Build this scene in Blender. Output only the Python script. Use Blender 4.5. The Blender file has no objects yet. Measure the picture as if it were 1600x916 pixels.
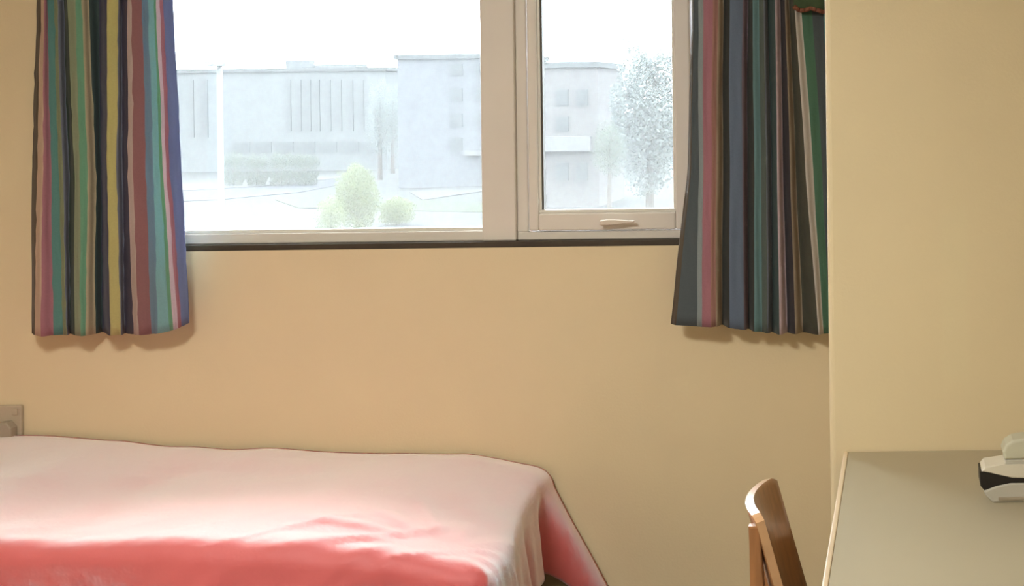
import bpy, bmesh, math, random
from mathutils import Vector, Matrix, Euler, noise

random.seed(4)
S = bpy.context.scene
COL = S.collection

# ------------------------------------------------------------------ camera
# The photograph is an off-centre crop: principal point at pixel (1410,150).
PPX, PPY, F = 1410.0, 150.0, 2090.0
CAM = Vector((0.0, 0.0, 1.6))
ROLL = math.radians(-0.7)
ROT = Matrix.Rotation(math.radians(90), 3, 'X') @ Matrix.Rotation(ROLL, 3, 'Z')
cd = bpy.data.cameras.new('camera')
cam = bpy.data.objects.new('camera', cd)
COL.objects.link(cam)
cam.location = CAM
cam.rotation_euler = ROT.to_euler()
cd.sensor_fit = 'HORIZONTAL'
cd.sensor_width = 36.0
cd.lens = 36.0 * F / 1600.0
cd.shift_x = (800 - PPX) / 1600.0
cd.shift_y = -(458 - PPY) / 1600.0
cd.clip_start = 0.05
cd.clip_end = 1000
S.camera = cam

# ------------------------------------------------------------------ world / exposure
SKY = 17.0
w = bpy.data.worlds.new('overcast_sky'); S.world = w
w.use_nodes = True
bg = w.node_tree.nodes['Background']
bg.inputs[0].default_value = (0.87, 0.95, 1.04, 1)
bg.inputs[1].default_value = SKY
S.view_settings.view_transform = 'Standard'
S.view_settings.look = 'None'
S.view_settings.gamma = 1.0
S.view_settings.use_curve_mapping = False
S.view_settings.exposure = 0.3
LAMP_STRENGTH = 58.0
LAMP_COLOR = (1.0, 0.98, 0.90)

# ------------------------------------------------------------------ pixel -> direction helpers
def ray(px, py):
    return ROT @ Vector(((px - PPX) / F, -(py - PPY) / F, -1.0))
def atY(px, py, Y):
    d = ray(px, py); return CAM + d * ((Y - CAM.y) / d.y)
def atZ(px, py, Z):
    d = ray(px, py); return CAM + d * ((Z - CAM.z) / d.z)

# ------------------------------------------------------------------ materials
def srgb(r, g, b):
    f = lambda c: (c / 12.92 if c <= 0.04045 else ((c + 0.055) / 1.055) ** 2.4)
    return (f(r / 255), f(g / 255), f(b / 255))
def mat(name, col, rough=0.6, var=0.06, scale=8.0, bump=0.0, bscale=None, sheen=0.0, spec=0.5,
        metallic=0.0, transl=0.0, attr=None, coat=0.0, coords='Object', stretch=None, sheen_rough=0.5, transmission=0.0, ior=1.5, coat_rough=0.03, coat_ior=1.5):
    m = bpy.data.materials.new(name); m.use_nodes = True
    nt = m.node_tree; N = nt.nodes; L = nt.links
    b = N['Principled BSDF']; out = N['Material Output']
    tc = N.new('ShaderNodeTexCoord')
    vec = tc.outputs[coords]
    if stretch:
        mp = N.new('ShaderNodeMapping'); mp.inputs['Scale'].default_value = stretch
        L.new(vec, mp.inputs[0]); vec = mp.outputs[0]
    nz = N.new('ShaderNodeTexNoise'); nz.inputs['Scale'].default_value = scale; nz.inputs['Detail'].default_value = 4
    L.new(vec, nz.inputs['Vector'])
    mr = N.new('ShaderNodeMapRange')
    mr.inputs['From Min'].default_value = 0.25; mr.inputs['From Max'].default_value = 0.75
    mr.inputs['To Min'].default_value = 1 - var; mr.inputs['To Max'].default_value = 1 + var
    L.new(nz.outputs['Fac'], mr.inputs['Value'])
    mx = N.new('ShaderNodeVectorMath'); mx.operation = 'SCALE'
    if attr:
        a = N.new('ShaderNodeAttribute'); a.attribute_name = attr
        L.new(a.outputs['Color'], mx.inputs[0])
    else:
        mx.inputs[0].default_value = col
    L.new(mr.outputs[0], mx.inputs['Scale'])
    L.new(mx.outputs[0], b.inputs['Base Color'])
    b.inputs['Roughness'].default_value = rough
    b.inputs['Specular IOR Level'].default_value = spec
    b.inputs['Metallic'].default_value = metallic; b.inputs['IOR'].default_value = ior
    b.inputs['Sheen Weight'].default_value = sheen
    b.inputs['Sheen Roughness'].default_value = sheen_rough
    b.inputs['Coat Weight'].default_value = coat; b.inputs['Coat Roughness'].default_value = coat_rough; b.inputs['Coat IOR'].default_value = coat_ior
    b.inputs['Transmission Weight'].default_value = transmission
    if bump:
        n2 = N.new('ShaderNodeTexNoise'); n2.inputs['Scale'].default_value = bscale or scale * 6
        n2.inputs['Detail'].default_value = 3
        L.new(vec, n2.inputs['Vector'])
        bp = N.new('ShaderNodeBump'); bp.inputs['Strength'].default_value = bump; bp.inputs['Distance'].default_value = 0.01
        L.new(n2.outputs['Fac'], bp.inputs['Height']); L.new(bp.outputs[0], b.inputs['Normal'])
    if transl:
        t = N.new('ShaderNodeBsdfTranslucent'); L.new(mx.outputs[0], t.inputs[0])
        ms = N.new('ShaderNodeMixShader'); ms.inputs[0].default_value = transl
        L.new(b.outputs[0], ms.inputs[1]); L.new(t.outputs[0], ms.inputs[2])
        L.new(ms.outputs[0], out.inputs['Surface'])
    return m

WALLC = (0.79, 0.665, 0.44)
M = {}
M['wall'] = mat('wall_paint', WALLC, rough=0.55, var=0.025, scale=2.2, bump=0.05, bscale=140, spec=0.35)
M['ceiling'] = mat('ceiling_paint', (0.80, 0.78, 0.72), rough=0.8, var=0.02)
M['floor'] = mat('floor_carpet', (0.12, 0.10, 0.09), rough=0.95, var=0.2, scale=90, bump=0.3, bscale=300)
M['frame'] = mat('window_frame_paint', (0.7800, 0.7300, 0.6700), rough=0.4, var=0.03, scale=5)
M['frame_pale'] = mat('window_bead_plastic', (0.80, 0.77, 0.70), rough=0.35, var=0.02)
M['gasket'] = mat('dark_gasket', (0.10, 0.09, 0.075), rough=0.6, var=0.1)
M['sill'] = mat('dark_sill_strip', (0.050, 0.036, 0.022), rough=0.6, var=0.2, scale=14)
M['duvet'] = mat('coral_satin', (0.62, 0.07, 0.078), rough=0.6, var=0.05, scale=5, bump=0.35, bscale=22, sheen=0.0, spec=0.5, sheen_rough=0.3)
def satin(m, fac, rough, dist, sigma, nadd=1):
    # silky float threads: velvety white bloom at grazing angles plus a broad gloss over the dyed weave
    nt = m.node_tree; N = nt.nodes; L = nt.links
    b = N['Principled BSDF']; nrm = b.inputs['Normal'].links[0].from_socket
    cur = b.outputs[0]
    g = N.new('ShaderNodeBsdfAnisotropic'); g.inputs['Color'].default_value = (1.0, 0.96, 0.96, 1); g.inputs['Roughness'].default_value = rough
    L.new(nrm, g.inputs['Normal'])
    ms = N.new('ShaderNodeMixShader'); ms.inputs[0].default_value = fac
    L.new(cur, ms.inputs[1]); L.new(g.outputs[0], ms.inputs[2]); cur = ms.outputs[0]
    for _ in range(nadd):
        sh = N.new('ShaderNodeBsdfSheen'); sh.distribution = dist; sh.inputs['Roughness'].default_value = sigma
        sh.inputs['Color'].default_value = (0.48, 0.95, 1.0, 1); L.new(nrm, sh.inputs['Normal'])
        ad = N.new('ShaderNodeAddShader'); L.new(cur, ad.inputs[0]); L.new(sh.outputs[0], ad.inputs[1]); cur = ad.outputs[0]
    L.new(cur, N['Material Output'].inputs['Surface'])
satin(M['duvet'], 0.06, 0.7, 'ASHIKHMIN', 0.58)
M['mattress'] = mat('mattress_ticking', (0.72, 0.62, 0.46), rough=0.9, var=0.05, scale=30)
M['bedbase'] = mat('bed_base_fabric', (0.55, 0.43, 0.29), rough=0.9, var=0.06, scale=40)
M['bedleg'] = mat('bed_leg_wood', (0.25, 0.14, 0.07), rough=0.5, var=0.2, stretch=(20, 20, 2))
M['desk'] = mat('desk_laminate', (0.435, 0.38, 0.265), rough=0.45, var=0.03, scale=3, spec=0.4)
M['desk_edge'] = mat('desk_lipping', (0.76, 0.60, 0.41), rough=0.35, var=0.05)
M['desk_leg'] = mat('desk_leg_metal', (0.32, 0.30, 0.28), rough=0.4, metallic=0.6)
M['chairwood'] = mat('chair_varnished_ply', (0.36, 0.165, 0.065), rough=0.30, var=0.22, scale=6, stretch=(14, 14, 1.2), coat=0.4)
M['chairedge'] = mat('chair_ply_edge', (0.62, 0.37, 0.20), rough=0.28, var=0.12, scale=20, coat=0.5)
M['socket'] = mat('socket_plastic', (0.5000, 0.4200, 0.3100), rough=0.4, var=0.03)
M['plug'] = mat('plug_plastic', (0.4000, 0.3400, 0.2600), rough=0.45, var=0.05)
M['gad_white'] = mat('gadget_pale_plastic', (0.72, 0.68, 0.58), rough=0.25, var=0.03)
M['gad_grey'] = mat('gadget_grey_plastic', (0.52, 0.50, 0.44), rough=0.3, var=0.04)
M['gad_black'] = mat('gadget_black_plastic', (0.010, 0.008, 0.008), rough=0.5, var=0.1)
M['gad_clear'] = mat('gadget_frosted_dome', (0.74, 0.73, 0.60), rough=0.2, var=0.02, transl=0.3)
M['metal'] = mat('rail_metal', (0.7, 0.7, 0.68), rough=0.35, metallic=0.8)
M['handle'] = mat('handle_metal', (0.74, 0.66, 0.58), rough=0.35, metallic=0.2)
M['curtain'] = mat('striped_curtain_cloth', None, rough=0.8, var=0.05, scale=220, bump=0.08, bscale=500, sheen=0.15, transl=0.22, attr='stripe')
# outdoors
M['conc'] = mat('pale_concrete', (0.0490, 0.0511, 0.0511), spec=0.02, rough=0.9, var=0.03, scale=0.3)
M['conc2'] = mat('grey_render', (0.0473, 0.0482, 0.0513), spec=0.02, rough=0.9, var=0.02, scale=0.3)
M['brickp'] = mat('pale_pink_render', (0.0524, 0.0490, 0.0479), spec=0.02, rough=0.9, var=0.03, scale=0.4)
M['bwhite'] = mat('white_band', (0.0638, 0.0627, 0.0616), spec=0.02, rough=0.8)
M['bwin'] = mat('far_window_glass', (0.0350, 0.0365, 0.0370), spec=0.02, rough=0.9, var=0.05)
M['broof'] = mat('roof_felt', (0.0360, 0.0372, 0.0372), spec=0.02, rough=0.9)
M['asphalt'] = mat('wet_asphalt', (0.0225, 0.0230, 0.0262), spec=0.02, rough=0.8, var=0.05, scale=0.2)
M['ground'] = mat('pale_ground', (0.0262, 0.0268, 0.0262), spec=0.02, rough=0.95, var=0.08, scale=0.08)
M['kerb'] = mat('kerb_concrete', (0.0340, 0.0340, 0.0340), spec=0.02, rough=0.9)
M['grass'] = mat('pale_grass', (0.0232, 0.0268, 0.0190), spec=0.02, rough=0.95, var=0.1, scale=0.6)
M['leaf'] = mat('hazy_leaf', (0.0580, 0.0660, 0.0530), spec=0.02, rough=0.8, var=0.15, scale=1.0, transl=0.4)
M['leafy'] = mat('yellow_green_leaf', (0.0780, 0.0880, 0.0460), spec=0.02, rough=0.8, var=0.15, scale=1.0, transl=0.4)
M['leafd'] = mat('grey_green_leaf', (0.0866, 0.0958, 0.0912), spec=0.02, rough=0.8, var=0.15, scale=1.0, transl=0.4)
M['bark'] = mat('pale_bark', (0.0440, 0.0380, 0.0340), spec=0.02, rough=0.9, var=0.1)
M['post'] = mat('white_lamp_post_paint', (0.0620, 0.0620, 0.0630), spec=0.02, rough=0.5, var=0.02)

def glass_mat():
    m = bpy.data.materials.new('veiled_window_glass'); m.use_nodes = True
    nt = m.node_tree; N = nt.nodes; L = nt.links
    N.remove(N['Principled BSDF'])
    tr = N.new('ShaderNodeBsdfTransparent'); tr.inputs[0].default_value = (0.96, 0.98, 0.97, 1)
    gl = N.new('ShaderNodeBsdfGlossy'); gl.inputs['Roughness'].default_value = 0.02
    veil = N.new('ShaderNodeBsdfTranslucent'); veil.inputs[0].default_value = (0.9, 0.9, 0.88, 1)  # pale translucent veil mixed into the pane to imitate glare over the view
    fr = N.new('ShaderNodeFresnel'); fr.inputs[0].default_value = 1.25
    tc = N.new('ShaderNodeTexCoord'); nz = N.new('ShaderNodeTexNoise'); nz.inputs['Scale'].default_value = 3
    L.new(tc.outputs['Object'], nz.inputs['Vector'])
    mr = N.new('ShaderNodeMapRange'); mr.inputs['To Min'].default_value = 0.028; mr.inputs['To Max'].default_value = 0.036
    L.new(nz.outputs['Fac'], mr.inputs['Value'])
    m1 = N.new('ShaderNodeMixShader'); L.new(mr.outputs[0], m1.inputs[0]); L.new(tr.outputs[0], m1.inputs[1]); L.new(veil.outputs[0], m1.inputs[2])
    m2 = N.new('ShaderNodeMixShader'); L.new(fr.outputs[0], m2.inputs[0]); L.new(m1.outputs[0], m2.inputs[1]); L.new(gl.outputs[0], m2.inputs[2])
    L.new(m2.outputs[0], N['Material Output'].inputs['Surface'])
    return m
M['glass'] = glass_mat()

def pale_band_wall():
    """wall paint with a faint paler vertical band, in metres in the wall's own space"""
    m = M['wall'].copy(); m.name = 'wall_paint_with_pale_band'
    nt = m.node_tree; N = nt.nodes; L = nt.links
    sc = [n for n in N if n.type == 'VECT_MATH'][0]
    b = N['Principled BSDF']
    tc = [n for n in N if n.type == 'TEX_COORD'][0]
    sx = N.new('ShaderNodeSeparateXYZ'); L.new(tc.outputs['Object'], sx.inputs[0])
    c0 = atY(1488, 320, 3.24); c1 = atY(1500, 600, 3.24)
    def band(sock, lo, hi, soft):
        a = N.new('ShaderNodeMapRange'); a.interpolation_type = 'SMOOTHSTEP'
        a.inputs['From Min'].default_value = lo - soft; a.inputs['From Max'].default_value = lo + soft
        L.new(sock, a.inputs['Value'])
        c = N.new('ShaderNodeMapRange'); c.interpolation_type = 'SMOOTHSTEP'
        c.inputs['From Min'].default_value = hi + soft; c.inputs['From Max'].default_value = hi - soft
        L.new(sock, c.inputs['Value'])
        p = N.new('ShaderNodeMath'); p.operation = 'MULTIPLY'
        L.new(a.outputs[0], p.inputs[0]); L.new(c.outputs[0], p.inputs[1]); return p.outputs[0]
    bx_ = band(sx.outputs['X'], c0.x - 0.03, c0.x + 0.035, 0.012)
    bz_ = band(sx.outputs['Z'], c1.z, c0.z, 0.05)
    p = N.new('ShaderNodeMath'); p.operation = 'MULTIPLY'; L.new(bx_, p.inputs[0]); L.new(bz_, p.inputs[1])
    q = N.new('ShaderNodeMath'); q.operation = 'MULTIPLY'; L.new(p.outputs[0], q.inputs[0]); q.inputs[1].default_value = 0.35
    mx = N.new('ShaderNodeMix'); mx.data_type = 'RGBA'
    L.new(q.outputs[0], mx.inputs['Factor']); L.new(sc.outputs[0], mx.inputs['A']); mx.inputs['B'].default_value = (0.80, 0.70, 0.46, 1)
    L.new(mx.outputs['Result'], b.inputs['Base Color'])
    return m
M['wall_pale_band'] = pale_band_wall()  # wall paint plus one faint paler upright band

# ------------------------------------------------------------------ mesh helpers
def link(name, me, m, parent=None, smooth=False):
    o = bpy.data.objects.new(name, me); COL.objects.link(o)
    for mm in (m if isinstance(m, (list, tuple)) else [m]): me.materials.append(mm)
    if smooth: me.polygons.foreach_set('use_smooth', [True] * len(me.polygons))
    if parent: o.parent = parent; o.matrix_parent_inverse = Matrix.Identity(4)
    return o
def obj(name, bm, m, parent=None, smooth=False):
    """link a bmesh given in world coordinates; a child is rebased on its parent's location"""
    bmesh.ops.recalc_face_normals(bm, faces=bm.faces)
    if parent:
        off = Vector(parent.location)
        p = parent.parent
        while p: off += Vector(p.location); p = p.parent
        bmesh.ops.translate(bm, verts=bm.verts, vec=-off)
    me = bpy.data.meshes.new(name); bm.to_mesh(me); bm.free()
    return link(name, me, m, parent, smooth)
def tag(o, label, cat, group=None):
    o['label'] = label; o['category'] = cat
    if group: o['group'] = group
    return o
def struct(o): o['kind'] = 'structure'; return o
def thing(name, label, cat, loc, group=None):
    o = bpy.data.objects.new(name, None); COL.objects.link(o); o.location = loc
    o.empty_display_size = 0.1
    return tag(o, label, cat, group)
def box(bm, a, b, bev=0.0, seg=2):
    lo = Vector((min(a[0], b[0]), min(a[1], b[1]), min(a[2], b[2]))); hi = Vector((max(a[0], b[0]), max(a[1], b[1]), max(a[2], b[2])))
    vs = [bm.verts.new((x, y, z)) for x in (lo.x, hi.x) for y in (lo.y, hi.y) for z in (lo.z, hi.z)]
    fs = [(0, 1, 3, 2), (4, 6, 7, 5), (0, 4, 5, 1), (2, 3, 7, 6), (0, 2, 6, 4), (1, 5, 7, 3)]
    fc = [bm.faces.new([vs[i] for i in f]) for f in fs]
    if bev:
        es = list({e for f in fc for e in f.edges})
        bmesh.ops.bevel(bm, geom=es, offset=bev, segments=seg, profile=0.5, affect='EDGES')
def B(name, a, b, m, parent=None, bev=0.0, seg=2):
    bm = bmesh.new(); box(bm, a, b, bev, seg); return obj(name, bm, m, parent, smooth=False)
def tube(bm, p0, p1, r0, r1=None, n=12, cap=True):
    r1 = r0 if r1 is None else r1
    p0, p1 = Vector(p0), Vector(p1); d = (p1 - p0).normalized()
    u = d.orthogonal().normalized(); v = d.cross(u)
    A = [bm.verts.new(p0 + (u * math.cos(2 * math.pi * i / n) + v * math.sin(2 * math.pi * i / n)) * r0) for i in range(n)]
    C = [bm.verts.new(p1 + (u * math.cos(2 * math.pi * i / n) + v * math.sin(2 * math.pi * i / n)) * r1) for i in range(n)]
    for i in range(n): bm.faces.new((A[i], A[(i + 1) % n], C[(i + 1) % n], C[i]))
    if cap: bm.faces.new(A[::-1]); bm.faces.new(C)
def prism(bm, pts, y0, y1, bev=0.0, seg=2):
    """polygon in XZ extruded along Y"""
    A = [bm.verts.new((p[0], y0, p[1])) for p in pts]; C = [bm.verts.new((p[0], y1, p[1])) for p in pts]
    n = len(pts)
    fs = [bm.faces.new(A), bm.faces.new(C[::-1])] + [bm.faces.new((A[i], C[i], C[(i + 1) % n], A[(i + 1) % n])) for i in range(n)]
    if bev:
        es = [e for e in {e for f in fs[:2] for e in f.edges}]
        bmesh.ops.bevel(bm, geom=es, offset=bev, segments=seg, profile=0.5, affect='EDGES')
def sm(t): t = max(0.0, min(1.0, t)); return t * t * (3 - 2 * t)
def lerp_tab(tab, x):
    if x <= tab[0][0]: return tab[0][1]
    for (a, fa), (b, fb) in zip(tab, tab[1:]):
        if x <= b: return fa + (fb - fa) * (x - a) / (b - a)
    return tab[-1][1]

# ================================================================== THE ROOM
DB = 4.10            # back wall face
XL, XR, YR, ZC = -3.30, 1.45, -0.95, 2.50
WX0, WX1 = atY(190, 300, DB).x, atY(1104, 300, DB).x        # window opening
WZ0, WZ1 = atY(700, 388, DB).z, 2.32
YB = 3.24            # front face of the boxed-out wall
XB = atY(1293, 400, YB).x

bm = bmesh.new()
T = 0.26
box(bm, (XL, DB, -0.1), (XR, DB + T, WZ0))
box(bm, (XL, DB, WZ1), (XR, DB + T, ZC + 0.1))
box(bm, (XL, DB, WZ0), (WX0, DB + T, WZ1))
box(bm, (WX1, DB, WZ0), (XR, DB + T, WZ1))
struct(obj('wall_back', bm, M['wall']))
bm = bmesh.new()
vs = [bm.verts.new(p) for p in ((XB, DB - 0.001, 0), (XB, YB, 0), (XR, YB, 0), (XR, DB - 0.001, 0), (XB, DB - 0.001, ZC), (XB, YB, ZC), (XR, YB, ZC), (XR, DB - 0.001, ZC))]
for f in ((0, 1, 5, 4), (1, 2, 6, 5), (2, 3, 7, 6), (3, 0, 4, 7)): bm.faces.new([vs[i] for i in f])
e = [e for e in bm.edges if set(e.verts) == {vs[1], vs[5]}]
bmesh.ops.bevel(bm, geom=e, offset=0.014, segments=4, profile=0.5, affect='EDGES')
o = struct(obj('wall_right_boxing', bm, M['wall_pale_band']))
struct(B('wall_left', (XL - 0.15, YR, -0.1), (XL, DB + T, ZC + 0.1), M['wall']))
struct(B('wall_right', (XR, YR, -0.1), (XR + 0.15, DB + T, ZC + 0.1), M['wall']))
struct(B('wall_front', (XL - 0.15, YR - 0.15, -0.1), (XR + 0.15, YR, ZC + 0.1), M['wall']))
struct(B('floor', (XL, YR, -0.1), (XR, DB, 0), M['floor']))
struct(B('ceiling', (XL, YR, ZC), (XR, DB, ZC + 0.1), M['ceiling']))
struct(B('baseboard_back', (XL, DB - 0.015, 0), (XB, DB, 0.08), M['frame_pale'], bev=0.004))

# ------------------------------------------------------------------ window
def X_(px, py=300, Y=DB): return atY(px, py, Y).x
def Z_(py, px=700, Y=DB): return atY(px, py, Y).z
FY = DB + 0.035        # front of the frame, a little behind the wall face
FB = DB + 0.10
win = struct(bpy.data.objects.new('window_1', None)); COL.objects.link(win)
win.location = ((WX0 + WX1) / 2, FY, WZ0)
zs0 = WZ0 + 0.018                                    # top of dark strip
B('sill_strip', (WX0, DB + 0.002, WZ0), (WX1, FB, zs0), M['sill'], win, 0.002)
XM0, XM1 = X_(753, 200, FY), X_(806, 200, FY)         # mullion
zr = Z_(363, 560, FY)
bm = bmesh.new()
box(bm, (WX0, FY, zs0), (XM0, FB, zr), 0.003)
obj('bottom_rail', bm, M['frame'], win)
B('top_rail', (WX0, FY, WZ1 - 0.05), (WX1, FB, WZ1), M['frame'], win, 0.003)
B('jamb', (WX0, FY, zr), (WX0 + 0.05, FB, WZ1 - 0.05), M['frame'], win, 0.003)
B('mullion', (XM0, FY - 0.012, zs0), (XM1, FB, WZ1 - 0.05), M['frame'], win, 0.004)
B('fixed_pane', (WX0 + 0.05, FY + 0.035, zr), (XM0, FY + 0.041, WZ1 - 0.05), M['glass'], win)
B('glazing_bead', (WX0 + 0.05, FY + 0.012, zr), (XM0, FY + 0.034, zr + 0.010), M['frame_pale'], win, 0.002)
# casement: outer frame, then opening sash
XC1 = X_(1082, 200, FY)
zo = Z_(361, 930, FY)
bm = bmesh.new()
box(bm, (XM1, FY + 0.004, zs0), (WX1, FB, zo), 0.003)
obj('bottom_rail', bm, M['frame'], win)
B('jamb', (XM1, FY + 0.004, zo), (X_(823, 200, FY), FB, WZ1 - 0.05), M['frame'], win, 0.003)
B('jamb', (XC1, FY + 0.004, zo), (WX1, FB, WZ1 - 0.05), M['frame'], win, 0.003)
sx0, sx1 = X_(826, 200, FY) , X_(1080, 200, FY)
sz0, sz1 = zo + 0.003, WZ1 - 0.055
px0, px1, pz0 = X_(845, 200, FY), X_(1051, 200, FY), Z_(328, 940, FY)
SY = FY - 0.010
bm = bmesh.new()
box(bm, (sx0, SY, sz0), (px0 - 0.008, FB - 0.01, sz1), 0.005)
box(bm, (px1 + 0.008, SY, sz0), (sx1, FB - 0.01, sz1), 0.005)
box(bm, (px0 - 0.008, SY, sz0), (px1 + 0.008, FB - 0.01, pz0 - 0.008), 0.005)
box(bm, (px0 - 0.008, SY, sz1 - 0.045), (px1 + 0.008, FB - 0.01, sz1), 0.005)
sash = obj('sash', bm, M['frame'], win)
B('pane', (px0, FY + 0.030, pz0), (px1, FY + 0.036, sz1 - 0.05), M['glass'], sash)
B('glazing_bead', (px0 - 0.008, FY - 0.002, pz0 - 0.008), (px1 + 0.008, FY + 0.029, pz0 + 0.002), M['frame_pale'], sash, 0.002)
B('glazing_bead', (px0 - 0.008, FY - 0.002, pz0 + 0.002), (px0 + 0.000, FY + 0.029, sz1 - 0.045), M['frame_pale'], sash, 0.002)
B('glazing_bead', (px1 - 0.000, FY - 0.002, pz0 + 0.002), (px1 + 0.008, FY + 0.029, sz1 - 0.045), M['frame_pale'], sash, 0.002)
B('gasket', (px0, FY + 0.004, pz0 + 0.002), (px0 + 0.006, FY + 0.029, sz1 - 0.05), M['gasket'], sash)
# lever handle on the bottom of the sash
hx, hz = X_(945, 345, SY), Z_(347, 945, SY)
bm = bmesh.new()
box(bm, (hx - 0.012, SY - 0.008, hz - 0.010), (hx + 0.020, SY, hz + 0.008), 0.003)
tube(bm, (hx, SY - 0.006, hz), (hx, SY - 0.026, hz), 0.006)
prism(bm, [(hx - 0.010, hz - 0.008), (hx + 0.02, hz - 0.006), (hx + 0.095, hz - 0.001), (hx + 0.098, hz + 0.006), (hx + 0.02, hz + 0.010), (hx - 0.008, hz + 0.007)],
      SY - 0.034, SY - 0.022, 0.003)
obj('handle', bm, M['handle'], sash)

# ------------------------------------------------------------------ curtains
def curtain(name, label, rows, hem, Yc, y_rows, extra=None):
    """rows: (x_top, x_mid, x_bottom, colour, depth) per stripe boundary; pixel columns on the plane Y=Yc"""
    ztop = 2.36
    ys = (0, 270, 500)
    zs = [atY(rows[0][1], y, Yc).z for y in ys]
    cols, NS = [], 5
    n = len(rows)
    def xs(r): return list(r[:3])
    for i in range(n - 1):
        a, b = xs(rows[i]), xs(rows[i + 1])
        for k in range(NS if i < n - 2 else NS + 1):
            t = k / NS
            s = (1 - math.cos(math.pi * t)) / 2
            dep = rows[i][4] * (1 - s) + rows[i + 1][4] * s
            cols.append(([a[q] * (1 - t) + b[q] * t for q in range(3)], dep, (rows[i][:3], rows[i + 1][:3], t)))
    NZ = 46
    verts, faces, fcol = [], [], []
    for (x3, dep, pr) in cols:
        pxb = pr[0][2] * (1 - pr[2]) + pr[1][2] * pr[2]
        zb = atY(pxb, lerp_tab(hem, pxb), Yc).z
        for j in range(NZ + 1):
            t = j / NZ
            z = ztop + (zb - ztop) * t
            amp = 0.6 + 0.4 * t
            if z >= zs[0]: x = x3[0]
            elif z >= zs[1]:
                q = (zs[0] - z) / (zs[0] - zs[1]); x = x3[0] * (1 - q) + x3[1] * q
            else:
                q = (zs[1] - z) / (zs[1] - zs[2]); x = x3[1] * (1 - q) + x3[2] * q
            sway = 0.006 * noise.noise(Vector((x * 9, z * 2.2, 3.1))) 
            x = atY(x, lerp_tab([(zs[2], 500.0), (zs[1], 270.0), (zs[0], 0.0)], z), Yc + dep * amp).x      # column -> metres on the fold's own depth
            verts.append((x + 0.004 * noise.noise(Vector((x * 5, z * 3, 8))), Yc + dep * amp + sway, z))
    for c in range(len(cols) - 1):
        i = min(c // NS, n - 2)
        for j in range(NZ):
            a = c * (NZ + 1) + j
            faces.append((a, a + 1, a + NZ + 2, a + NZ + 1)); fcol.append(rows[i][3])
    me = bpy.data.meshes.new('cloth'); me.from_pydata(verts, [], faces)
    ca = me.color_attributes.new('stripe', 'FLOAT_COLOR', 'CORNER')
    for p in me.polygons:
        for l in p.loop_indices: ca.data[l].color = (*fcol[p.index], 1)
    root = thing(name, label, 'curtain', (sum(v[0] for v in verts) / len(verts), Yc, min(v[2] for v in verts)))
    for v in me.vertices: v.co = v.co - root.location
    o = link('cloth', me, M['curtain'], root, True)
    so = o.modifiers.new('thickness', 'SOLIDIFY'); so.thickness = 0.0025; so.offset = 0
    # heading tape and hooks
    x0, x1 = min(v[0] for v in verts), max(v[0] for v in verts)
    B('heading_tape', (x0 + 0.02, Yc - 0.004, ztop - 0.02), (x1 - 0.02, Yc + 0.004, ztop + 0.015), M['frame_pale'], root)
    for k in range(6):
        hx = x0 + 0.04 + (x1 - x0 - 0.08) * k / 5
        bm = bmesh.new(); tube(bm, (hx, Yc, ztop + 0.01), (hx, Yc, ztop + 0.030), 0.003, n=6); obj('hook', bm, M['metal'], root)
    return root
c_ = lambda r, g, b: srgb(r, g, b)
G = 1.5
def cc(r, g, b):
    c = srgb(r, g, b); l = sum(c) / 3
    return tuple(min(0.9, (v * 0.8 + l * 0.2) * G + 0.012) for v in c)
TAN, MAUVE, TEAL, OLIVE = cc(180, 152, 128), cc(150, 92, 108), cc(66, 126, 120), cc(118, 128, 92)
SLATE, DGREEN, SAGE, GREEN = cc(96, 104, 122), cc(44, 62, 48), cc(124, 138, 108), cc(84, 144, 112)
TSAGE, DTEAL, NAVY, YEL = cc(160, 150, 116), cc(42, 66, 66), cc(50, 54, 82), cc(166, 158, 88)
DPUR, GPINK, MAROON, STEAL = cc(56, 50, 70), cc(160, 140, 132), cc(126, 80, 82), cc(86, 118, 140)
LTEAL, LILAC, BLUE, BROWN = cc(98, 152, 158), cc(176, 156, 170), cc(88, 104, 150), cc(78, 66, 50)
L_rows = [  # brown edge is shadow put into the colour; dark stripes partly fold shade
 (57, 50, 50, BROWN, 0.03), (64, 58, 55, TAN, 0.00), (69, 67, 64, MAUVE, -0.022), (74, 80, 83, TEAL, 0.0), (85, 92, 98, OLIVE, 0.006),
 (90, 98, 103, SLATE, -0.002), (100, 108, 109, DGREEN, 0.03), (106, 117, 117, SAGE, 0.0), (119, 125, 126, GREEN, -0.018), (128, 137, 134, TSAGE, -0.010),
 (139, 150, 149, DTEAL, 0.02), (155, 158, 160, NAVY, 0.05), (167, 168, 172, YEL, -0.02), (184, 182, 188, SLATE, -0.012), (189, 192, 195, DPUR, 0.02),
 (199, 200, 208, GPINK, 0.0), (205, 208, 216, MAROON, -0.02), (222, 228, 236, STEAL, -0.01), (231, 240, 246, LTEAL, -0.02), (241, 250, 264, GREEN, -0.012),
 (244, 255, 270, LILAC, -0.016), (250, 260, 277, MAUVE, -0.012), (256, 266, 283, BLUE, 0.0), (271, 284, 296, BLUE, 0.02)]
hemL = [(50, 524), (120, 524), (170, 523), (230, 522), (262, 517), (296, 506)]
curtain('striped_curtain', 'striped curtain with a yellow stripe hanging beside the wide fixed pane', L_rows, hemL, DB - 0.095, None)
SLD, BLS, RUST, TGREY = cc(66, 78, 84), cc(80, 98, 124), cc(150, 104, 96), cc(158, 140, 120)
DK, TBLUE, DGREY, BLACK = cc(40, 44, 42), cc(80, 122, 130), cc(72, 84, 78), cc(40, 34, 42)
TAUPE, DOLIVE, PALE, RGREEN = cc(142, 126, 106), cc(58, 58, 44), cc(178, 172, 166), cc(60, 108, 84)
PUR, SGREY = cc(104, 88, 108), cc(120, 132, 136)
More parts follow.
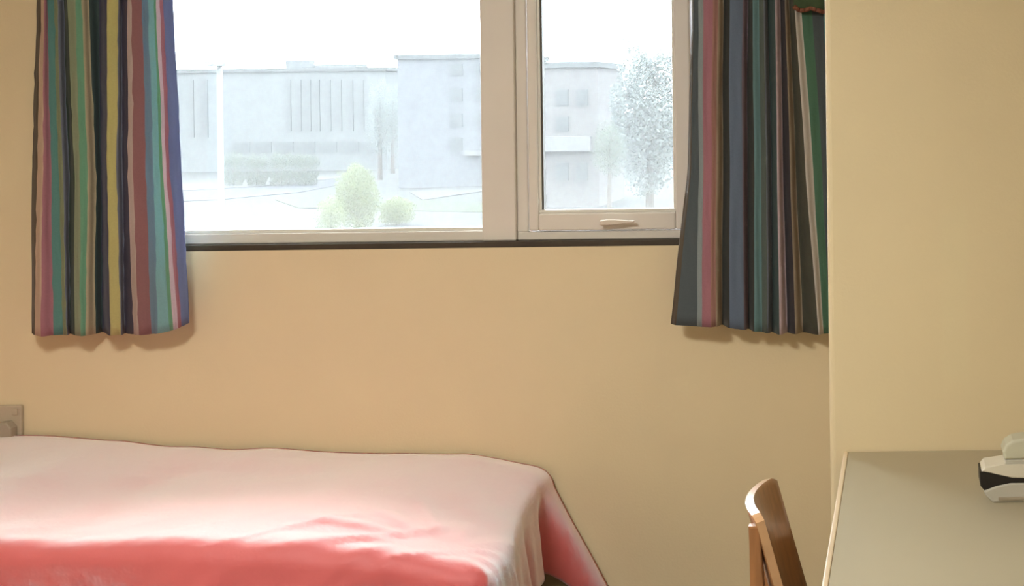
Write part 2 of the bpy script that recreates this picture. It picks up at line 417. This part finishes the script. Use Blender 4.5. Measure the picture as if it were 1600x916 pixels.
R_rows = [  # dark stripes mix woven colour with painted fold shade
 (1081, 1074, 1048, BROWN, 0.01), (1083, 1080, 1056, SLD, -0.01), (1090, 1092, 1089, SGREY, -0.015), (1098, 1099, 1097, MAUVE, -0.02), (1113, 1112, 1111, RUST, -0.02),
 (1121, 1119, 1119, TGREY, -0.01), (1130, 1130, 1129, DK, 0.03), (1140, 1141, 1141, BLS, -0.012), (1160, 1160, 1163, PUR, -0.008), (1169, 1168, 1170, DK, 0.025),
 (1176, 1179, 1179, TBLUE, -0.01), (1186, 1189, 1191, DGREY, 0.004), (1193, 1197, 1199, SLATE, -0.006), (1199, 1206, 1207, DTEAL, 0.03), (1211, 1214, 1218, LILAC, -0.015),
 (1219, 1223, 1230, BLACK, 0.02), (1226, 1234, 1242, TAUPE, -0.012), (1233, 1243, 1254, DOLIVE, 0.02), (1241, 1258, 1277, PALE, -0.02), (1251, 1270, 1285, RGREEN, 0.0),
 (1268, 1284, 1296, SLD, 0.01), (1286, 1298, 1304, TEAL, 0.02), (1302, 1306, 1310, TEAL, 0.03)]
hemR = [(1048, 507), (1095, 509), (1130, 510), (1170, 516), (1210, 522), (1250, 521), (1310, 522)]
rc = curtain('striped_curtain', 'striped curtain with mauve and slate stripes beside the narrow opening casement', R_rows, hemR, DB - 0.095, None)
# turned-over corner of dark green cloth with a rusty hem, high on that curtain
bm = bmesh.new()
Yt = DB - 0.132
grid = []
for i in range(9):
    rowv = []
    for j in range(7):
        px = 1240 + (1312 - 1240) * i / 8; py = 18 - 8 * abs(i - 4) / 4 - 130 * j / 6 + 4 * math.sin(i * 1.4)
        p = atY(px, py, Yt); p.y += 0.012 * math.sin(i * 1.1) ; rowv.append(bm.verts.new(p))
    grid.append(rowv)
for i in range(8):
    for j in range(6): bm.faces.new((grid[i][j], grid[i + 1][j], grid[i + 1][j + 1], grid[i][j + 1]))
M['greencloth'] = mat('dark_green_cloth', srgb(66, 84, 56), rough=0.9, var=0.15, scale=60)
M['rustcloth'] = mat('rust_hem_cloth', srgb(128, 80, 60), rough=0.9, var=0.2, scale=60)
fl = obj('folded_corner', bm, M['greencloth'], rc, True)
so = fl.modifiers.new('thickness', 'SOLIDIFY'); so.thickness = 0.003
fl['label'] = 'dark green turned-over corner with rusty hem'
bm = bmesh.new()
for i in range(8):
    a = grid and None
    px0_, px1_ = 1240 + 9 * i, 1240 + 9 * (i + 1)
    f_ = lambda i: 18 - 8 * abs(i - 4) / 4 + 4 * math.sin(i * 1.4)
    p0, p1 = atY(px0_, f_(i), Yt), atY(px1_, f_(i + 1), Yt)
    p0.y += 0.012 * math.sin(i * 1.1); p1.y += 0.012 * math.sin((i + 1) * 1.1)
    tube(bm, p0, p1, 0.007, n=6)
obj('hem', bm, M['rustcloth'], fl, True)
# curtain rail above the window
rail = thing('curtain_rail', 'metal curtain rail carrying both striped curtains above the window', 'curtain rail', (-1.4, DB - 0.095, 2.405))
bm = bmesh.new(); tube(bm, (atY(30, 0, 4).x, DB - 0.095, 2.405), (XB - 0.01, DB - 0.095, 2.405), 0.011); obj('rail', bm, M['metal'], rail, True)
for x in (-2.55, -1.4, -0.4):
    bm = bmesh.new(); tube(bm, (x, DB - 0.095, 2.405), (x, DB, 2.405), 0.008); tube(bm, (x, DB - 0.008, 2.405), (x, DB, 2.405), 0.025); obj('bracket', bm, M['metal'], rail, True)

# ------------------------------------------------------------------ bed
BX1 = atZ(842, 736, 0.50).x          # foot end
BX0, BY0, BY1 = -3.22, 3.17, DB - 0.02
bed = thing('single_bed', 'single bed with cream mattress pushed against the wall under the window', 'bed', ((BX0 + BX1) / 2, (BY0 + BY1) / 2, 0))
B('base', (BX0 + 0.03, BY0 + 0.06, 0.10), (BX1 - 0.05, BY1 - 0.03, 0.27), M['bedbase'], bed, 0.015)
B('mattress', (BX0 + 0.03, BY0 + 0.05, 0.272), (BX1 - 0.04, BY1 - 0.02, 0.455), M['mattress'], bed, 0.035, 4)
for x in (BX0 + 0.12, BX1 - 0.16):
    for y in (BY0 + 0.12, BY1 - 0.12):
        bm = bmesh.new(); tube(bm, (x, y, 0), (x, y, 0.11), 0.02, 0.03); obj('leg', bm, M['bedleg'], bed, True)

topz = []
for px, py in ((-160, 688), (0, 689), (80, 690), (180, 691), (260, 699), (350, 705), (420, 704), (520, 705), (620, 706), (720, 712), (780, 722), (842, 738)):
    p = atY(px, py, BY1 - 0.03); topz.append((p.x, p.z))
topz.sort()
def ridged(p):
    return 1 - abs(noise.noise(p)) * 2
def duvet_mesh():
    st = 0.0125
    HF, HB = 0.36, 0.44                 # hang at foot, hang at front
    nu = int((BX1 - BX0 + HF) / st); nv = int((BY1 - BY0 + HB) / st)
    R = 0.045
    verts, faces = [], []
    def drop(d):
        """(outward, down) along a rounded edge of radius R"""
        L = R * math.pi / 2
        if d < L:
            a = d / R; return R * math.sin(a), R * (1 - math.cos(a))
        return R, R + (d - L)
    for i in range(nu + 1):
        u = BX0 - BX1 + i * st           # <=0 on top, >0 over the foot end
        for j in range(nv + 1):
            v = -(BY1 - BY0) + j * st     # <=0 on top, >0 over the front
            uu, vv = u + R * 0.9, v + R * 0.9
            zt = lerp_tab(topz, BX1 + min(u, 0))
            back = sm((-(v) - (BY1 - BY0) + 0.10) / 0.10)       # near the wall
            x, y = BX1 + min(uu, 0) - R * 0.9, BY0 - min(vv, 0) + R * 0.9
            P = Vector((u * 1.0, v * 1.0, 0))
            if uu > 0 or vv > 0:
                d = math.hypot(max(uu, 0), max(vv, 0))
                # hems vary
                if uu > 0 and vv <= 0:
                    d *= 0.76 + 0.46 * sm((-vv - 0.74) / 0.10)
                o_, dn = drop(d)
                th = math.atan2(max(vv, 0), max(uu, 0))
                rip = 0.0
                hang = sm((d - 0.03) / 0.22)
                if uu > 0 and vv <= 0:
                    wallness = sm((-vv - 0.71) / 0.17)
                    flare = 0.08 + 0.46 * wallness
                    rip = 0.012 * math.sin(vv * 30 + 1.2) + 0.007 * math.sin(vv * 53)
                    # crease where the flap folds outward
                    rip -= 0.030 * math.exp(-((vv + 0.73) / 0.025) ** 2)
                elif vv > 0 and uu <= 0:
                    flare = 0.10
                    rip = 0.016 * math.sin(uu * 11 + 0.7 + 2 * noise.noise(P * 1.5)) + 0.012 * noise.noise(Vector((u * 9, v * 2, 1)))
                else:
                    flare = 0.10 + 0.06 * math.sin(2 * th)
                    rip = 0.030 * math.sin(th * 10 + 0.6)
                out = o_ + flare * max(0, dn - R) + rip * hang
                x += math.cos(th) * out if uu > 0 else 0
                y -= math.sin(th) * out if vv > 0 else 0
                z = zt - dn
            else:
                z = zt
            x += 0.09 * sm((v + 0.75) / 0.7) * sm((u + 0.5) / 0.5)
            # puffiness and wrinkles
            topness = 1 - sm((max(uu, vv) + 0.02) / 0.20)
            puff = 0.016 * noise.noise(Vector((u * 2.3, v * 3.4, 0.4))) + 0.006 * noise.noise(Vector((u * 7, v * 7, 2)))
            edge = sm((max(uu, vv) + 0.28) / 0.25)
            puff += 0.005 * edge * topness
            # diagonal pulls near the front edge and the foot corner
            q = Vector((u * 5 + v * 6, (u - v) * 1.2, 5.0))
            wr = max(0, ridged(q) - 0.70) * 0.026 * sm((vv + 0.30) / 0.22) * (0.35 + 0.65 * sm((uu + 0.75) / 0.5))
            rad = math.hypot(u + 0.13, v + 0.10); an = math.atan2(v + 0.10, u + 0.13)
            wr += 0.006 * max(0, math.sin(an * 13 + 3 * noise.noise(P * 4))) * sm((rad - 0.04) / 0.1) * (1 - sm((rad - 0.22) / 0.18))
            z += (puff + wr) * (0.25 + 0.75 * topness)
            y -= (1 - topness) * (wr + 0.5 * puff) if vv > 0 else 0
            x += (1 - topness) * (wr + 0.5 * puff) if uu > 0 else 0
            z -= 0.012 * back
            y = min(y, DB - 0.012)
            verts.append((x, y, max(z, 0.02)))
    for i in range(nu):
        for j in range(nv):
            a = i * (nv + 1) + j
            faces.append((a, a + nv + 1, a + nv + 2, a + 1))
    me = bpy.data.meshes.new('duvet'); me.from_pydata(verts, [], faces); return me
me = duvet_mesh()
base = Vector(((BX0 + BX1) / 2, (BY0 + BY1) / 2, 0.46))
for v in me.vertices: v.co = v.co - base
dv = link('duvet', me, M['duvet'], None, True); dv.location = base
so = dv.modifiers.new('thickness', 'SOLIDIFY'); so.thickness = 0.008; so.offset = -1
tag(dv, 'shiny coral pink duvet spread over the single bed', 'duvet')

# ------------------------------------------------------------------ desk
ZD = 0.74
DX0 = (atZ(1318, 708, ZD).x + atZ(1284, 916, ZD).x) / 2
DX1, DY0, DY1 = DX0 + 0.62, 1.78, YB - 0.004
desk = thing('desk', 'pale beige laminate desk standing against the boxed-out wall', 'desk', ((DX0 + DX1) / 2, (DY0 + DY1) / 2, 0))
B('desk_top', (DX0 + 0.012, DY0 + 0.012, ZD - 0.026), (DX1, DY1, ZD), M['desk'], desk)
B('lipping', (DX0, DY0 + 0.012, ZD - 0.027), (DX0 + 0.0115, DY1, ZD + 0.0015), M['desk_edge'], desk, 0.003)
B('lipping', (DX0, DY0, ZD - 0.027), (DX1, DY0 + 0.0115, ZD + 0.0015), M['desk_edge'], desk, 0.003)
B('apron', (DX1 - 0.03, DY0 + 0.06, ZD - 0.12), (DX1 - 0.012, DY1 - 0.06, ZD - 0.0265), M['desk_leg'], desk)
for x in (DX0 + 0.04, DX1 - 0.07):
    for y in (DY0 + 0.04, DY1 - 0.08):
        B('leg', (x, y, 0), (x + 0.035, y + 0.035, ZD - 0.0265), M['desk_leg'], desk, 0.003)

# ------------------------------------------------------------------ chair (side-on, tucked under the desk, facing right)
def chair():
    zt = 0.835
    pf, pm, pn = atZ(1205, 745, zt), atZ(1168, 786, zt), atZ(1188, 806, zt)
    yc = (pf.y + pn.y) / 2
    xm = pm.x
    loc = (xm + 0.24, yc, 0)
    c = thing('wooden_chair', 'varnished brown wooden chair tucked under the left side of the desk', 'chair', loc)
    c['label'] = 'varnished brown wooden chair with curved backrest drawn up to the beige desk'
    # backrest: bent ply, concave towards the desk, leaning back as it rises, rounded top corners
    W2 = (pf.y - pn.y) / 2 + 0.004; z0, z1 = 0.47, zt; th = 0.016
    CV = (pf.x + pn.x) / 2 - xm; LEAN = 0.27
    nu, nv = 28, 26
    def P(s, t):
        yy = s * W2
        ztop = z1 - 0.010 * max(0, (abs(s) - 0.8) / 0.2) ** 2
        z = z0 + (ztop - z0) * t
        curve = CV * s * s
        x = xm + curve + (zt - z) * LEAN
        return Vector((x, yc + yy, z))
    bm = bmesh.new()
    F_ = [[None] * (nv + 1) for _ in range(nu + 1)]; K_ = [[None] * (nv + 1) for _ in range(nu + 1)]
    for i in range(nu + 1):
        s = -1 + 2 * i / nu
        nrm = Vector((1, -2 * CV * s / W2, LEAN)).normalized()
        for j in range(nv + 1):
            p = P(s, j / nv)
            F_[i][j] = bm.verts.new(p + nrm * th / 2); K_[i][j] = bm.verts.new(p - nrm * th / 2)
    for i in range(nu):
        for j in range(nv):
            bm.faces.new((F_[i][j], F_[i + 1][j], F_[i + 1][j + 1], F_[i][j + 1]))
            bm.faces.new((K_[i][j], K_[i][j + 1], K_[i + 1][j + 1], K_[i + 1][j]))
    edgef = []
    for i in range(nu):
        edgef.append(bm.faces.new((F_[i][nv], F_[i + 1][nv], K_[i + 1][nv], K_[i][nv])))
        edgef.append(bm.faces.new((F_[i][0], K_[i][0], K_[i + 1][0], F_[i + 1][0])))
    for j in range(nv):
        edgef.append(bm.faces.new((F_[0][j], F_[0][j + 1], K_[0][j + 1], K_[0][j])))
        edgef.append(bm.faces.new((F_[nu][j], K_[nu][j], K_[nu][j + 1], F_[nu][j + 1])))
    for f in edgef: f.material_index = 1
    br = obj('backrest', bm, [M['chairwood'], M['chairedge']], c, False)
    for p in br.data.polygons:
        if p.material_index == 0: p.use_smooth = True
    # seat
    bm = bmesh.new()
    xs0 = xm + 0.075; n = 12
    G_ = []
    for i in range(n + 1):
        r = []
        for j in range(n + 1):
            a, b = i / n, -1 + 2 * j / n
            hw = 0.165 + 0.03 * a
            r.append(bm.verts.new((xs0 + 0.40 * a, yc + hw * b, 0.452 - 0.012 * math.sin(math.pi * a) * (1 - b * b) - (0.02 * max(0, a - 0.85) / 0.15))))
        G_.append(r)
    for i in range(n):
        for j in range(n): bm.faces.new((G_[i][j], G_[i + 1][j], G_[i + 1][j + 1], G_[i][j + 1]))
    st = obj('seat', bm, M['chairwood'], c, True)
    so = st.modifiers.new('thickness', 'SOLIDIFY'); so.thickness = 0.018; so.offset = -1
    # frame: rear legs run up behind the backrest
    for s in (-1, 1):
        y = yc + s * (W2 - 0.014)
        bm = bmesh.new()
        prism(bm, [(xm + 0.012, 0), (xm + 0.040, 0), (xm + 0.042, 0.60), (xm + CV * 0.8 + 0.008, 0.815), (xm + CV * 0.8 - 0.014, 0.815), (xm + 0.012, 0.77)], y - 0.011, y + 0.011, 0.003)
        obj('leg', bm, M['chairwood'], c)
        bm = bmesh.new()
        prism(bm, [(xm + 0.43, 0), (xm + 0.458, 0), (xm + 0.455, 0.43), (xm + 0.415, 0.43)], y - 0.011, y + 0.011, 0.003)
        obj('leg', bm, M['chairwood'], c)
        bm = bmesh.new(); box(bm, (xm + 0.02, y - 0.009, 0.385), (xm + 0.425, y + 0.009, 0.43), 0.003); obj('rail', bm, M['chairwood'], c)
    bm = bmesh.new(); box(bm, (xm + 0.25, yc - W2 + 0.02, 0.395), (xm + 0.275, yc + W2 - 0.02, 0.425), 0.003); obj('stretcher', bm, M['chairwood'], c)
    return c
chair()

# ------------------------------------------------------------------ gadget on the desk
def gadget():
    Yg = atZ(1560, 786, ZD).y
    y0, y1 = Yg, Yg + 0.075
    P2 = lambda px, py: (atY(px, py, y0).x, atY(px, py, y0).z)
    x0, x1 = P2(1530, 770)[0], P2(1690, 770)[0]
    g = thing('desk_gadget', 'small pale plastic gadget with a black wedge-shaped jaw lying on the desk', 'gadget', ((x0 + x1) / 2, (y0 + y1) / 2, ZD))
    zb = ZD
    bm = bmesh.new()
    lo = [P2(1537, 768), P2(1556, 760), P2(1578, 755), P2(1690, 755), P2(1692, 778), (P2(1686, 780)[0], zb), (P2(1552, 780)[0], zb), P2(1541, 776)]
    prism(bm, lo, y0, y1, 0.004); obj('base_shell', bm, M['gad_grey'], g)
    bm = bmesh.new()
    prism(bm, [P2(1560, 777), P2(1690, 775), P2(1690, 779), P2(1560, 781)], y0 - 0.003, y0 + 0.004, 0.0); obj('groove', bm, M['gad_black'] if False else M['plug'], g)
    bm = bmesh.new()
    prism(bm, [P2(1531, 738), P2(1553, 741), P2(1580, 748), P2(1688, 750), P2(1688, 755), P2(1580, 754.6), P2(1557, 759), P2(1538, 767), P2(1532, 760)], y0 + 0.002, y1 - 0.002, 0.001); obj('jaw', bm, M['gad_black'], g)
    bm = bmesh.new()
    prism(bm, [P2(1534, 737.5), P2(1540, 730), P2(1570, 726), P2(1690, 726), P2(1692, 749), P2(1582, 747.5), P2(1554, 740.5)], y0, y1, 0.003); obj('upper_shell', bm, M['gad_white'], g)
    bm = bmesh.new()
    prism(bm, [P2(1571, 720), P2(1688, 720), P2(1688, 726), P2(1571, 726)], y0 + 0.004, y1 - 0.004, 0.001); obj('band', bm, M['gad_grey'], g)
    bm = bmesh.new()
    dome = [P2(1570, 720), P2(1567, 708), P2(1572, 697), P2(1583, 690), P2(1600, 687), P2(1660, 687), P2(1678, 692), P2(1686, 704), P2(1686, 720)]
    prism(bm, dome, y0 + 0.006, y1 - 0.006, 0.006, 3); obj('dome', bm, M['gad_clear'], g)
gadget()

# ------------------------------------------------------------------ wall socket
def socket():
    z0, z1 = Z_(687, 15), Z_(632, 15)
    xr = X_(38, 660); xl = xr - 0.146
    s = thing('wall_socket', 'grey plastic double wall socket just above the bed', 'socket', ((xl + xr) / 2, DB, z0))
    B('back_plate', (xl, DB - 0.014, z0), (xr, DB, z1), M['socket'], s, 0.004)
    for k in range(2):
        cx = xl + 0.038 + 0.07 * k
        B('switch', (cx - 0.008 + 0.02, DB - 0.019, z1 - 0.030), (cx + 0.008 + 0.02, DB - 0.0135, z1 - 0.010), M['socket'], s, 0.002)
    cx = xl + 0.038 + 0.07
    bm = bmesh.new()
    prism(bm, [(cx - 0.026, z0 + 0.006), (cx + 0.026, z0 + 0.006), (cx + 0.026, z0 + 0.044), (cx + 0.012, z0 + 0.062), (cx - 0.012, z0 + 0.062), (cx - 0.026, z0 + 0.044)], DB - 0.045, DB - 0.0135, 0.004)
    obj('plug', bm, M['plug'], s)
socket()

# ------------------------------------------------------------------ ceiling lamp (out of frame)
def lamp():
    x, y = -1.4, 1.4
    l = thing('ceiling_light', 'round warm ceiling light in the middle of the ceiling', 'light', (x, y, ZC))
    em = bpy.data.materials.new('lamp_diffuser'); em.use_nodes = True
    b = em.node_tree.nodes['Principled BSDF']
    b.inputs['Base Color'].default_value = (0.9, 0.88, 0.8, 1)
    b.inputs['Emission Color'].default_value = (*LAMP_COLOR, 1); b.inputs['Emission Strength'].default_value = LAMP_STRENGTH
    bm = bmesh.new(); tube(bm, (x, y, ZC), (x, y, ZC - 0.04), 0.31, 0.31, n=32); obj('housing', bm, M['frame_pale'], l)
    bm = bmesh.new(); n = 32
    rings = []
    for k, (r, z) in enumerate(((0.30, -0.04), (0.295, -0.065), (0.25, -0.09), (0.13, -0.105))):
        rings.append([bm.verts.new((x + r * math.cos(2 * math.pi * i / n), y + r * math.sin(2 * math.pi * i / n), ZC + z)) for i in range(n)])
    for a, c in zip(rings, rings[1:]):
        for i in range(n): bm.faces.new((a[i], a[(i + 1) % n], c[(i + 1) % n], c[i]))
    bm.faces.new(rings[-1]); obj('diffuser', bm, em, l, True)
lamp()

# ================================================================== OUTSIDE
ZG = CAM.z - 9.0
bm = bmesh.new(); vs = [bm.verts.new(p) for p in ((-400, 6, ZG), (400, 6, ZG), (400, 900, ZG), (-400, 900, ZG))]; bm.faces.new(vs)
struct(obj('ground', bm, M['ground']))
def strip(name, pts_px, z, m, th=0.05):
    bm = bmesh.new(); P = [atZ(px, py, z) for px, py in pts_px]
    A = [bm.verts.new(p) for p in P]; C = [bm.verts.new(p - Vector((0, 0, th))) for p in P]; n = len(P)
    bm.faces.new(A); bm.faces.new(C[::-1])
    for i in range(n): bm.faces.new((A[i], A[(i + 1) % n], C[(i + 1) % n], C[i]))
    return struct(obj(name, bm, m))
strip('road', [(180, 300), (300, 297), (420, 290), (540, 277), (560, 283), (470, 300), (340, 312), (180, 318)], ZG + 0.06, M['asphalt'])
strip('kerb', [(180, 290), (300, 286), (420, 281), (525, 274), (540, 277), (420, 290), (300, 297), (180, 300)], ZG + 0.12, M['kerb'], 0.1)
strip('car_park', [(330, 330), (560, 322), (600, 370), (300, 380)], ZG + 0.05, M['asphalt'])
strip('lawn', [(430, 312), (520, 308), (800, 318), (800, 332), (470, 326)], ZG + 0.05, M['grass'])
strip('footpath', [(640, 300), (780, 280), (800, 292), (660, 312)], ZG + 0.09, M['kerb'])

def building(name, label, Y, xpx0, xpx1, ytop, depth, m, wins, roofbits=(), bands=()):
    a = atY((xpx0 + xpx1) / 2, ytop, Y); x0, x1, z1 = atY(xpx0, 200, Y).x, atY(xpx1, 200, Y).x, a.z
    b = thing(name, label, 'building', ((x0 + x1) / 2, Y, ZG))
    B('wall', (x0, Y, ZG), (x1, Y + depth, z1), m, b)
    B('roof', (x0 - 0.3, Y - 0.3, z1), (x1 + 0.3, Y + depth, z1 + 0.5), M['broof'], b)
    def R_(r, y, d, nm, mm):
        p, q = atY(r[0], r[1], y), atY(r[2], r[3], y); return B(nm, (p.x, y, p.z), (q.x, y + d, q.z), mm, b)
    for r in wins: R_(r, Y - 0.12, 0.2, 'window', M['bwin'])
    for r in roofbits: R_(r, Y + 3, 4, 'roof_cabin', m)
    for r in bands: R_(r, Y - 0.7, 0.69, 'balcony_band', M['bwhite'])
    return b
wins = [(312, 125, 325, 215), (296, 125, 303, 215), (447, 125, 455, 205), (464, 125, 471, 205), (477, 125, 486, 205), (493, 125, 500, 205), (510, 125, 517, 205), (527, 125, 534, 205), (545, 125, 552, 205), (562, 125, 569, 205)]
wins += [(365 + 34 * k, 222, 390 + 34 * k, 238) for k in range(7)]
building('office_block', 'long pale flat-roofed block with tall strip windows beyond the road', 178, 200, 604, 113, 16, M['conc'], wins, [(446, 94, 472, 112), (492, 101, 556, 112)])
building('apartment_block', 'plain grey tower block with one column of windows', 140, 622, 800, 92, 14, M['conc2'],
         [(703, 100, 722, 118), (703, 138, 722, 158), (703, 178, 722, 198), (703, 216, 722, 236), (742, 100, 760, 118), (742, 138, 760, 158), (742, 178, 760, 198)], (), [(725, 236, 775, 243)])
building('house', 'pale pinkish building with a white balcony band seen through the casement', 112, 815, 935, 106, 10, M['brickp'],
         [(868, 140, 888, 165), (900, 140, 918, 165), (868, 182, 888, 205), (868, 255, 888, 282), (900, 255, 918, 282)], (), [(835, 214, 922, 236)])

def leaves(bm, c, rx, rz, n, size, box_=False):
    for _ in range(n):
        d = Vector((random.gauss(0, 1), random.gauss(0, 1), random.gauss(0, 1))).normalized() * (random.random() ** 0.4)
        if box_: d = Vector([math.copysign(abs(q) ** 0.55, q) for q in d]) * 0.95
        k = 1 + 0.35 * noise.noise(d * 2.2 + c)
        p = c + Vector((d.x * rx * k, d.y * rx * k, d.z * rz * k))
        u = Vector((random.uniform(-1, 1), random.uniform(-1, 1), random.uniform(-1, 1))).normalized(); v = u.orthogonal().normalized()
        s = size * random.uniform(0.6, 1.3)
        bm.faces.new([bm.verts.new(p + u * s), bm.verts.new(p + v * s * 0.6), bm.verts.new(p - u * s), bm.verts.new(p - v * s * 0.6)])
def tree(name, label, px, ytop, Y, rpx, crown_frac, m, group=None, n=2600, size=None, cat='tree', box_=False):
    top = atY(px, ytop, Y); r = rpx / F * Y; h = top.z - ZG
    t = thing(name, label, cat, (top.x, Y, ZG), group)
    cz = h * crown_frac / 2
    bm = bmesh.new(); tube(bm, (top.x, Y, ZG), (top.x + 0.1, Y, top.z - cz * 0.8), h * 0.022 + 0.05, h * 0.008, n=8)
    for k in range(6):
        a = k * 1.05; b0 = Vector((top.x, Y, top.z - cz * (1.7 - 0.15 * k)))
        tube(bm, b0, b0 + Vector((math.cos(a) * r * 0.7, math.sin(a) * r * 0.7, cz * 0.5)), h * 0.008, h * 0.003, n=5)
    obj('trunk', bm, M['bark'], t)
    bm = bmesh.new(); leaves(bm, Vector((top.x, Y, top.z - cz)), r, cz, int(n * 3.2), size or r * 0.052, box_)
    me = bpy.data.meshes.new('foliage'); bmesh.ops.translate(bm, verts=bm.verts, vec=-Vector(t.location)); bm.to_mesh(me); bm.free()
    f = link('foliage', me, m, t); f['kind'] = 'stuff'
    return t
tree('street_tree', 'tall grey-green tree beside the pinkish building outside the casement', 1012, 60, 104, 60, 0.86, M['leafd'], n=4200)
tree('young_tree', 'slim pale tree with tan trunk in front of the pinkish building', 950, 190, 90, 26, 0.5, M['leaf'], n=1200)
tree('round_bush', 'bright yellow-green bush standing on the lawn outside', 557, 255, 94, 32, 1.0, M['leafy'], n=2400, cat='bush')
tree('low_shrub', 'low spreading yellow-green shrub beside the round bush', 516, 306, 88, 22, 1.02, M['leafy'], n=1200, cat='bush')
tree('low_shrub', 'low spreading yellow-green shrub under the tower block', 620, 308, 98, 26, 1.02, M['leafy'], n=1400, cat='bush')
for k, (px, r) in enumerate(((365, 14), (401, 16), (440, 17), (478, 17))):
    tree('hedge_bush', 'dull green hedge bush in front of the long block', px, 238 + 3 * (k % 2), 146, r, 1.02, M['leaf'], 'hedge bushes by the long block', n=1500, cat='bush', box_=True)
for k, (px, yt) in enumerate(((592, 125), (612, 132))):
    tree('tall_tree', 'hazy tall tree rising between the long block and the tower', px, yt, 155 + 14 * k, 20, 0.8, M['leafd'], 'trees between the two blocks', n=1600)
# lamp post standing close to the building
lpX = 34.0
tp = atY(343, 104, lpX)
lp = thing('lamp_post', 'white street lamp post standing in front of the long block', 'lamp post', (tp.x, lpX, ZG))
bm = bmesh.new(); tube(bm, (tp.x, lpX, ZG), (tp.x, lpX, tp.z), 0.085, 0.065, n=14); obj('pole', bm, M['post'], lp, True)
bm = bmesh.new(); tube(bm, (tp.x, lpX, ZG), (tp.x, lpX, ZG + 1.2), 0.13, 0.12, n=14); obj('base', bm, M['post'], lp, True)
bm = bmesh.new(); box(bm, (tp.x - 0.12, lpX - 0.55, tp.z), (tp.x + 0.12, lpX + 0.15, tp.z + 0.12), 0.03); obj('lantern', bm, M['post'], lp)
